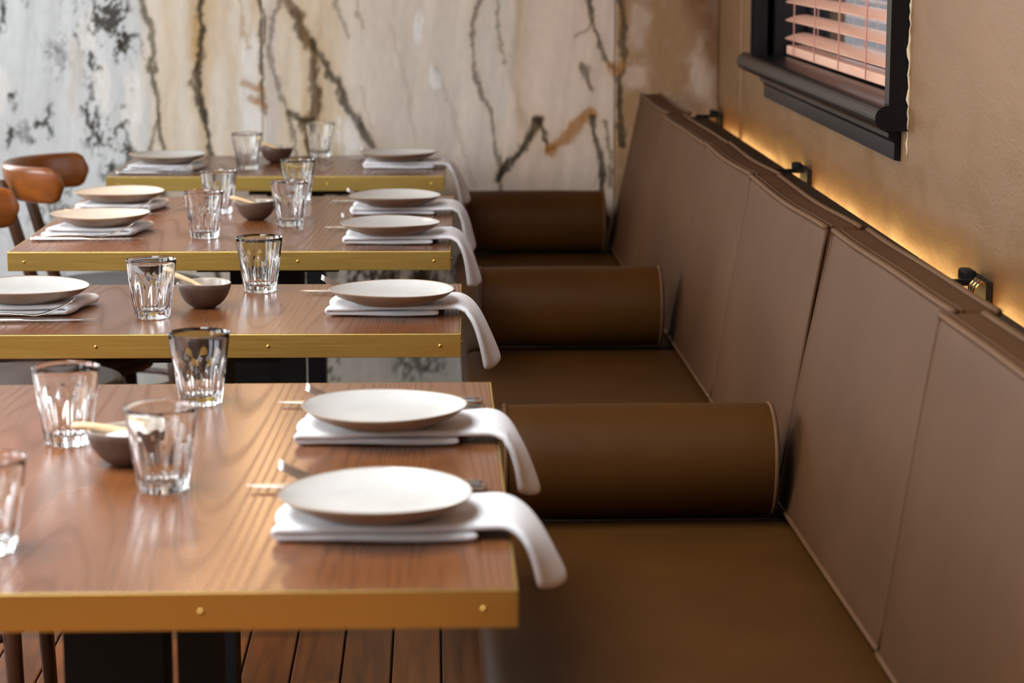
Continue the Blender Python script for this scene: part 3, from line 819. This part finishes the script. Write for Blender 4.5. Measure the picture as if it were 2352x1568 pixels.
NR = [  # xl, xlow, xe, y0, y1, near hem, far hem
    (-.168, .046, .078, 2.318, 2.456, (.104, .700), (.143, .690), 'white folded napkin under the nearest plate, hanging over the table edge'),
    (-.172, .034, .078, 2.778, 2.905, (.100, .690), (.134, .676), 'white folded napkin under the farther plate of the nearest table'),
    (-.176, .012, .046, 3.755, 3.890, (.076, .660), (.112, .668), 'white folded napkin hanging off the bench side of the second table'),
    (-.182, .002, .041, 4.650, 4.785, (.062, .664), (.099, .664), 'white folded napkin hanging off the third table, nearer of its two'),
    (-.186, .000, .048, 5.150, 5.285, (.068, .672), (.094, .668), 'white folded napkin hanging off the third table, farther of its two'),
    (-.188, .000, .034, 6.195, 6.330, (.066, .652), (.098, .664), 'white folded napkin hanging off the farthest table by the marble wall'),
]
for k, a in enumerate(NR):
    napkin_right(a[0], a[1], a[2], a[3], a[4], a[5], a[6], a[7], 11 + k)
NL = [(-.578, -.80, 3.778, 3.915, 'white folded napkin under the plate at the left edge, second table'),
      (-.605, -.822, 4.795, 4.930, 'white folded napkin on the chair side of the third table, nearer plate'),
      (-.615, -.826, 5.222, 5.360, 'white folded napkin on the chair side of the third table, farther plate'),
      (-.612, -.826, 6.128, 6.265, 'white folded napkin on the chair side of the farthest table')]
for k, a in enumerate(NL): napkin_left(*a, 31 + k)

# ---------------------------------------------------------------- plates
def plate_mesh(seed):
    rnd = random.Random(seed); p1, p2, p3 = (rnd.uniform(0, 6) for _ in range(3))
    R = 0.1025
    def wob(r, z, a):
        k = (r / R) ** 3
        return r * (1 + k * (.010 * cos(2 * a + p1) + .006 * cos(3 * a + p2))), z + k * .0014 * cos(2 * a + p3)
    up_ = [(0, .0062), (.02, .0062), (.045, .0066), (.062, .0078), (.077, .0110), (.089, .0155), (.097, .0198), (.1012, .0226), (R, .0236)]
    dn_ = [(R + .0008, .0230), (R + .0002, .0216), (.099, .0186), (.090, .0120), (.078, .0068), (.066, .0030), (.061, .0004), (.059, 0), (.056, .0004), (.054, .0016), (.02, .0016), (0, .0016)]
    v, f = lathe(up_ + dn_, 72, wob)
    me_o = mk('dinner_plate', v, f, ['plate_glaze', 'plate_clay'])
    n = 72; nu = n + (len(up_) - 2) * n
    for i, p in enumerate(me_o.data.polygons):
        p.material_index = 0 if i < nu - n else 1            # bare clay at the lip and below
    return me_o
PL = [(-.064, 2.372, 'pale stoneware plate nearest the camera, on the bench side'), (-.063, 2.825, 'pale stoneware plate, farther of the two on the nearest table'),
      (-.073, 3.785, 'taupe stoneware plate on the bench side of the second table'), (-.091, 4.690, 'pale stoneware plate on the bench side of the third table, nearer one'),
      (-.090, 5.192, 'pale stoneware plate on the bench side of the third table, farther one'), (-.097, 6.238, 'taupe stoneware plate on the bench side of the farthest table'),
      (-.682, 3.838, 'stoneware plate cut by the left edge, on the second table'), (-.703, 4.860, 'stoneware plate on the chair side of the third table, nearer one'),
      (-.721, 5.290, 'stoneware plate on the chair side of the third table, farther one'), (-.715, 6.195, 'stoneware plate on the chair side of the farthest table')]
for k, (x_, y_, lab) in enumerate(PL):
    o = plate_mesh(50 + k); o.location = (x_, y_, TOP + .0203); tag(o, lab, 'plate', 'stoneware plates')
    o.rotation_euler = (radians(random.uniform(-.4, .4)), radians(random.uniform(-.5, .5)), 0)

# ---------------------------------------------------------------- tumblers
def tumbler_mesh():
    H, NF, per = 0.0968, 10, 16
    n = NF * per
    def Ro(z): t_ = z / H; return 0.0283 + (0.0415 - 0.0283) * (t_ ** .92)
    def Ri(z): t_ = z / H; return Ro(z) - (0.0013 + 0.0052 * (1 - t_) ** 1.2)
    def outer(z, a):
        dth = ((a + pi / NF) % (2 * pi / NF)) - pi / NF
        za, zl = 0.068, 0.0045
        t_ = min(1, max(0, z / za))
        half = (pi / NF) * sqrt(max(0, 1 - t_ ** 3.2))
        r = Ro(z)
        if half < 1e-4 or abs(dth) >= half: return r
        dep = r * (1 - cos(half)) * 1.75
        return r - dep * (1 - (dth / half) ** 2)
    V, F = [], []
    rows = []
    def ring(fr, z):
        row = []
        for k in range(n):
            a = 2 * pi * k / n; r = fr(a)
            row.append(len(V)); V.append((r * cos(a), r * sin(a), z))
        rows.append(row)
    def pole(z): rows.append([len(V)]); V.append((0, 0, z))
    pole(.0014); ring(lambda a: .012, .0014); ring(lambda a: .019, .0010)
    ring(lambda a: outer(.004, a) - .0050, 0.0); ring(lambda a: outer(.004, a) - .0022, 0.0); ring(lambda a: outer(.004, a) - .0006, .0012)
    for z in list(np.linspace(.003, .050, 13)) + list(np.linspace(.052, .070, 11)) + [.076, .084, .0905, .0945]:
        ring(lambda a, z=z: outer(z, a), z)
    rt = Ro(H); ring(lambda a: rt - .0001, H - .0008); ring(lambda a: rt - .0006, H); ring(lambda a: rt - .0012, H - .0006)
    for z in (.090, .080, .070, .060, .050, .040, .030, .022, .0165): ring(lambda a, z=z: Ri(z), z)
    ring(lambda a: Ri(.014) - .0012, .0132); ring(lambda a: .0185, .0118); ring(lambda a: .010, .0112); pole(.0110)
    for A, B in zip(rows, rows[1:]):
        for k in range(n):
            k2 = (k + 1) % n
            if len(A) == 1: F.append((A[0], B[k], B[k2]))
            elif len(B) == 1: F.append((A[k], A[k2], B[0]))
            else: F.append((A[k], A[k2], B[k2], B[k]))
    return V, F
tv, tf = tumbler_mesh()
TP, TN = 16, 160
GL = [(-.455, 2.808, 'clear fluted tumbler left of the stoneware bowl on the nearest table'), (-.310, 2.560, 'clear fluted tumbler in front of the bowl on the nearest table'),
      (-.316, 3.050, 'clear fluted tumbler at the far side of the nearest table'), (-.458, 2.302, 'clear fluted tumbler cut by the left edge of the picture'),
      (-.465, 3.762, 'clear fluted tumbler left of the bowl on the second table'), (-.309, 4.038, 'clear fluted tumbler right of the bowl on the second table'),
      (-.478, 4.775, 'clear fluted tumbler on the third table, front left of four'), (-.487, 5.208, 'clear fluted tumbler on the third table, back left of four'),
      (-.313, 4.972, 'clear fluted tumbler on the third table, front right of four'), (-.323, 5.464, 'clear fluted tumbler on the third table, back right of four'),
      (-.502, 6.200, 'blurred fluted tumbler left of the bowl on the farthest table'), (-.322, 6.540, 'blurred fluted tumbler right of the bowl at the marble wall')]
gm = None
for k, (x_, y_, lab) in enumerate(GL):
    if gm is None:
        o = mk('tumbler', tv, tf, 'tumbler_glass'); gm = o.data
        for ed in gm.edges:                                     # crisp ridges between the flutes
            a, b = (gm.vertices[q].co for q in ed.vertices)
            if .002 < min(a.z, b.z) and max(a.z, b.z) < .058 and abs(a.z - b.z) > .001 and a.xy.length > .0275:
                q = (math.atan2(a.y, a.x) / (2 * pi) * 10 + .5) % 1.0
                if min(q, 1 - q) < .02 and a.xy.length > .0283 + .0125 * (a.z / .0968) ** .92 - .0012: ed.use_edge_sharp = True
    else: o = bpy.data.objects.new('tumbler', gm); C.objects.link(o)
    o.location = (x_, y_, TOP + .0006); o.rotation_euler = (0, 0, radians(11 * k + (k * k * 7) % 29)); tag(o, lab, 'glass', 'fluted tumblers')

# ---------------------------------------------------------------- salt bowls with wooden spoons
def bowl_mesh(seed):
    rnd = random.Random(seed); p1 = rnd.uniform(0, 6); R = .0465; h = .043
    def wob(r, z, a):
        k = (z / h) ** 2; return r * (1 + .018 * cos(2 * a + p1) * k), z + k * .0011 * cos(2 * a + p1 * 2)
    out = [(0, .001), (.014, .001), (.0165, 0), (.019, .0006), (.026, .0050), (.034, .0125), (.0405, .0225), (.0448, .0335), (R, .0415), (R - .0008, h), (R - .003, h)]
    inn = [(R - .0045, .0405), (.0405, .032), (.036, .022), (.028, .0125), (.018, .0075), (.008, .006), (0, .0058)]
    v, f = lathe(out + inn, 56, wob); o = mk('salt_bowl', v, f, ['bowl_clay', 'bowl_glaze'])
    no = 56 + (len(out) - 3) * 56
    for i, p in enumerate(o.data.polygons): p.material_index = 0 if i < no else 1
    return o
def spoon_mesh(L=.092):
    secs = []
    for s, w, h_, z in ((0, .0020, .0020, 0), (.003, .0056, .0045, 0), (.012, .0062, .0050, .0006), (.03, .0052, .0046, .0010), (.048, .0042, .0040, .0006), (.058, .0050, .0038, -.0004), (.066, .0105, .0035, -.0016), (.075, .0135, .0033, -.0022), (.084, .0112, .0032, -.0012), (.090, .0050, .0026, .0004), (.092, .0018, .0018, .0010)):
        secs.append(((s * L / .092, 0, z), (0, w, 0), (0, 0, h_)))
    return loft(secs, 14)
BW = [(-.367, 2.690, 'dark stoneware salt bowl on the nearest table'), (-.390, 3.866, 'dark stoneware salt bowl on the second table'),
      (-.395, 5.082, 'dark stoneware salt bowl on the third table'), (-.436, 6.385, 'dark stoneware salt bowl on the farthest table')]
SPN = [((-.4325, 2.694, .797), 7, 7, 'pale wooden spoon resting in the bowl on the nearest table'), ((-.456, 3.872, .8105), 21, -4, 'pale wooden spoon resting in the bowl on the second table'),
       ((-.452, 5.088, .8000), 15, -6, 'pale wooden spoon resting in the bowl on the third table'), ((-.484, 6.39, .8050), 18, 0, 'pale wooden spoon resting in the bowl on the farthest table')]
for k, ((x_, y_, lab), (p, dn, tw, slab_)) in enumerate(zip(BW, SPN)):
    o = bowl_mesh(70 + k); o.location = (x_, y_, TOP + .0005); tag(o, lab, 'bowl', 'stoneware salt bowls')
    v, f = spoon_mesh(); s = mk('wooden_spoon', v, f, 'spoon_wood'); s.location = p; s.rotation_euler = (0, radians(dn), radians(tw)); tag(s, slab_, 'spoon', 'wooden spoons'); sub(s)
v, f = lathe([(0, .0395), (.012, .0385), (.025, .0350), (.032, .0300), (.0350, .0268), (.032, .0225), (.023, .0135), (0, .0082)], 48,
             lambda r, z, a: (r, z + .0009 * sin(a * 7 + r * 300)))
o = mk('salt', v, f, 'salt_white', loc=(-.367, 2.690, TOP + .0005)); tag(o, 'white salt heaped in the bowl on the nearest table', 'salt', kind='stuff')

# ---------------------------------------------------------------- cutlery: built along +x from the business end
def knife_mesh():
    secs = []
    for s, w, h_ in ((0, .0006, .0005), (.006, .0042, .0007), (.03, .0075, .0009), (.07, .0085, .0011), (.105, .0085, .0013), (.118, .0062, .0022), (.126, .0058, .0036), (.16, .0068, .0040), (.20, .0080, .0042), (.222, .0084, .0042), (.229, .0070, .0036), (.231, .0030, .0018)):
        secs.append(((s, 0, .0046), (0, w, 0), (0, 0, h_)))
    return loft(secs, 14)
def fork_z(s):
    pts = ((0, .0325), (.012, .0245), (.03, .0160), (.05, .0090), (.066, .0062), (.09, .0076), (.12, .0100), (.16, .0090), (.19, .0056), (.205, .0040))
    for (a, za), (b, zb) in zip(pts, pts[1:]):
        if s <= b:
            q = (s - a) / (b - a); return za + (zb - za) * q
    return pts[-1][1]
def fork_mesh():
    prt = []
    for k in range(4):
        y = (k - 1.5) * .0058
        secs = []
        for s in np.linspace(0, .052, 9):
            w = .0017 + .0007 * min(1, s / .015); secs.append(((s, y * (.92 + .08 * min(1, s / .03)), fork_z(s)), (0, w, 0), (.0003, 0, .0011)))
        prt.append(loft(secs, 8))
    secs = []
    for s, w in ((.046, .0108), (.056, .0112), (.066, .0098), (.076, .0050), (.086, .0034), (.11, .0034), (.14, .0048), (.17, .0066), (.192, .0078), (.201, .0062), (.204, .0026)):
        secs.append(((s, 0, fork_z(s)), (0, w, 0), (.0004, 0, .0016 if s > .08 else .0012)))
    prt.append(loft(secs, 12))
    return join(*prt)
kv, kf = knife_mesh(); fv, ff = fork_mesh(); KM = FM = None
def cutlery(kind, x_, y_, z_, rz, lab, sc=1.0, tilt=0.0):
    global KM, FM
    if kind == 'knife':
        if KM is None: o = mk('table_knife', kv, kf, 'steel'); KM = o.data
        else: o = bpy.data.objects.new('table_knife', KM); C.objects.link(o)
        tag(o, lab, 'knife', 'steel table knives')
    else:
        if FM is None: o = mk('table_fork', fv, ff, 'steel'); FM = o.data
        else: o = bpy.data.objects.new('table_fork', FM); C.objects.link(o)
        tag(o, lab, 'fork', 'steel table forks')
    o.location = (x_, y_, z_); o.rotation_euler = (0, tilt, rz); o.scale = (sc, sc, sc); return o
WHERE = ['the nearest plate', 'the farther plate of the nearest table', 'the bench-side plate of the second table', 'the nearer bench-side plate of the third table', 'the farther bench-side plate of the third table', 'the bench-side plate of the farthest table']
# bench side: tines and blades point left, beyond the plate
for k, (xk, yk, xf, yf) in enumerate(((-.215, 2.556, -.184, 2.535), (-.210, 3.030, -.178, 2.985), (-.237, 4.010, -.205, 3.972), (-.235, 4.905, -.206, 4.878), (-.240, 5.400, -.212, 5.372), (-.242, 6.455, -.212, 6.430))):
    cutlery('knife', xk, yk, TOP + .0002, radians(1.0 * ((k % 3) - 1)), 'steel table knife lying behind ' + WHERE[k], 1.18)
    f_ = cutlery('fork', xf + .008, yf, TOP + .0010, radians(.6 - .8 * (k % 3)), 'steel table fork lying behind ' + WHERE[k], 1.13); f_.rotation_euler.x = radians(13)
WL = ['the plate at the left edge of the second table', 'the nearer chair-side plate of the third table', 'the farther chair-side plate of the third table', 'the chair-side plate of the farthest table']
for k, (xk, yk, xf, yf) in enumerate(((-.548, 3.722, -.590, 3.756), (-.600, 4.738, -.622, 4.768), (-.610, 5.168, -.634, 5.196), (-.605, 6.075, -.630, 6.103))):
    cutlery('knife', xk, yk, TOP + .0002, pi + radians(2.0 - k), 'steel table knife in front of ' + WL[k])
    cutlery('fork', xf, yf, TOP + .0004, pi + radians(1.5 - k), 'steel table fork in front of ' + WL[k])

# ================================================================ CHAIRS (low curved back, round seat, facing the bench)
def make_chair(lab):
    ch = empty('bistro_chair', (0, 0, 0), lab, 'chair', 'bentwood chairs on the aisle side')
    v, f = lathe([(0, .446), (.16, .445), (.195, .444), (.207, .449), (.210, .457), (.206, .464), (.192, .467), (.16, .463), (.10, .460), (0, .459)], 56); mk('seat', v, f, 'chair_seat_wood', ch)
    v, f = lathe([(.183, .404), (.200, .404), (.204, .424), (.201, .443), (.185, .443), (.181, .424), (.183, .404)], 48); mk('seat_ring', v, f, 'chair_dark_wood', ch)
    # backrest: a tall flat band bent round the sitter, rounded ends
    V, F = [], []
    A = np.linspace(radians(102), radians(258), 49); nr = 12
    for i, a in enumerate(A):
        e_ = min(i, len(A) - 1 - i) / 3.2
        hh = .047 * sqrt(max(.02, 1 - (1 - min(1, e_)) ** 2.4)); th = .013 * min(1, .55 + e_)
        flare = .012 * abs(sin(a)) ** 2
        R_ = .222 + flare
        for k in range(nr):
            q = 2 * pi * k / nr
            cq, sq = cos(q), sin(q)
            rr_ = th * (abs(cq) ** .6) * (1 if cq > 0 else -1); zz = hh * (abs(sq) ** .55) * (1 if sq > 0 else -1)
            V.append(((R_ + rr_ + zz * .14) * cos(a) - .072, (R_ * .96 + rr_ + zz * .14) * sin(a), .742 + zz))
    for i in range(len(A) - 1):
        for k in range(nr):
            k2 = (k + 1) % nr; F.append((i * nr + k, i * nr + k2, (i + 1) * nr + k2, (i + 1) * nr + k))
    F.append(tuple(range(nr))); F.append(tuple((len(A) - 1) * nr + k for k in range(nr)))
    br_ = mk('backrest', V, F, 'chair_rail_wood', ch)
    for s in (-1, 1):
        pts = [(-.200, s * .140, 0.0), (-.196, s * .140, .25), (-.204, s * .142, .44), (-.250, s * .150, .60), (-.287, s * .152, .735), (-.289, s * .152, .752)]
        v, f = tube(pts, [.012, .015, .0175, .0165, .0150, .009], 12); mk('back_post', v, f, 'chair_dark_wood', ch)
        v, f = tube([(.128, s * .135, .43), (.140, s * .148, .22), (.150, s * .158, 0.0)], [.0175, .0155, .012], 12); mk('front_leg', v, f, 'chair_dark_wood', ch)
        v, f = lathe([(0, .004), (.004, .0035), (.0065, .001), (.0065, -.002)], 12); mk('bolt', v, f, 'rivet_brass', br_, loc=(-.306, s * .158, .748), rot=(0, radians(-90), 0))
    pts = [(.140 * cos(a) * 1.02 - .01, .145 * sin(a), .20) for a in np.linspace(0, 2 * pi, 41)]
    v, f = tube(pts, .0085, 8, cap=False); mk('foot_ring', v, f, 'chair_dark_wood', ch)
    return ch
proto = make_chair('bentwood chair with orange-brown curved back at the farthest table')
proto.location = (-.820, 6.08, 0)
for loc, rz, lab in (((-.845, 5.20, 0), 2, 'bentwood chair at the left edge, far side of the third table'), ((-.858, 4.72, 0), -3, 'bentwood chair with its dark seat tucked under the near end of the third table'),
                     ((-.845, 3.86, 0), 0, 'bentwood chair whose dark legs show under the nearest table, tucked at the second table')):
    c = copy_tree(proto); c.location = loc; c.rotation_euler = (0, 0, radians(rz)); c['label'] = lab

# ================================================================ PENDANT LAMPS over the row of tables
t = NT('lamp_glow'); nn = t.noise(t.coords(), 2, 1)
t.set(Base__Color=(1, .8, .55, 1), Emission__Strength=32.0); t.l(t.ramp(nn, [(0, (1, .60, .28)), (1, (1, .63, .31))]), t.b.inputs['Emission Color']); M['lamp_glow'] = t.m
for k, (x_, y_, z_, lab) in enumerate(((-.42, 2.3, 1.52, 'opal globe pendant lamp above the nearest table'), (-.42, 4.0, 1.52, 'opal globe pendant lamp above the second table'), (-.42, 5.6, 1.52, 'opal globe pendant lamp above the third table'))):
    pl_ = empty('pendant_lamp', (x_, y_, z_), lab, 'lamp', 'pendant lamps over the tables')
    v, f = lathe([(0, -.055)] + [(.055 * sin(a), -.055 * cos(a)) for a in np.linspace(0, pi, 19)[1:-1]] + [(0, .055)], 36); mk('globe', v, f, 'lamp_glow', pl_)
    v, f = lathe([(0, .085), (.018, .085), (.022, .078), (.024, .049), (.018, .047), (0, .047)], 24); mk('holder', v, f, 'brass', pl_)
    v, f = tube([(0, 0, .082), (0, 0, CEIL - z_)], .003, 8); mk('cord', v, f, 'black_steel', pl_)
    v, f = lathe([(0, CEIL - z_ - .001), (.05, CEIL - z_ - .001), (.05, CEIL - z_ - .015), (.02, CEIL - z_ - .03), (.004, CEIL - z_ - .03)], 24); mk('ceiling_rose', v, f, 'brass', pl_)

# downlights added out of view to brighten floor, brass edges and chairs
for x_, y_, lab in ((-.37, -.15, 'added downlight out of view, lighting the floor at the camera end'), (-1.35, 2.6, 'added downlight out of view over the aisle, nearer one'), (-1.35, 5.0, 'added downlight out of view over the aisle, farther one')):
    dl = empty('added_downlight', (x_, y_, CEIL), lab, 'light', 'added ceiling downlights')
    v, f = lathe([(.05, -.001), (.062, -.001), (.062, -.006), (.05, -.008), (.045, -.002), (.05, -.001)], 32); mk('trim_ring', v, f, 'brass', dl)
    d = bpy.data.lights.new('added_beam', 'SPOT'); d.energy = 1100 if y_ < 1 else 200; d.color = (1, .80, .56) if y_ < 1 else (1, .66, .36); d.spot_size = radians(56); d.spot_blend = .6; d.shadow_soft_size = .04
    o = bpy.data.objects.new('added_beam', d); C.objects.link(o); o.parent = dl; o.location = (0, 0, -.02)
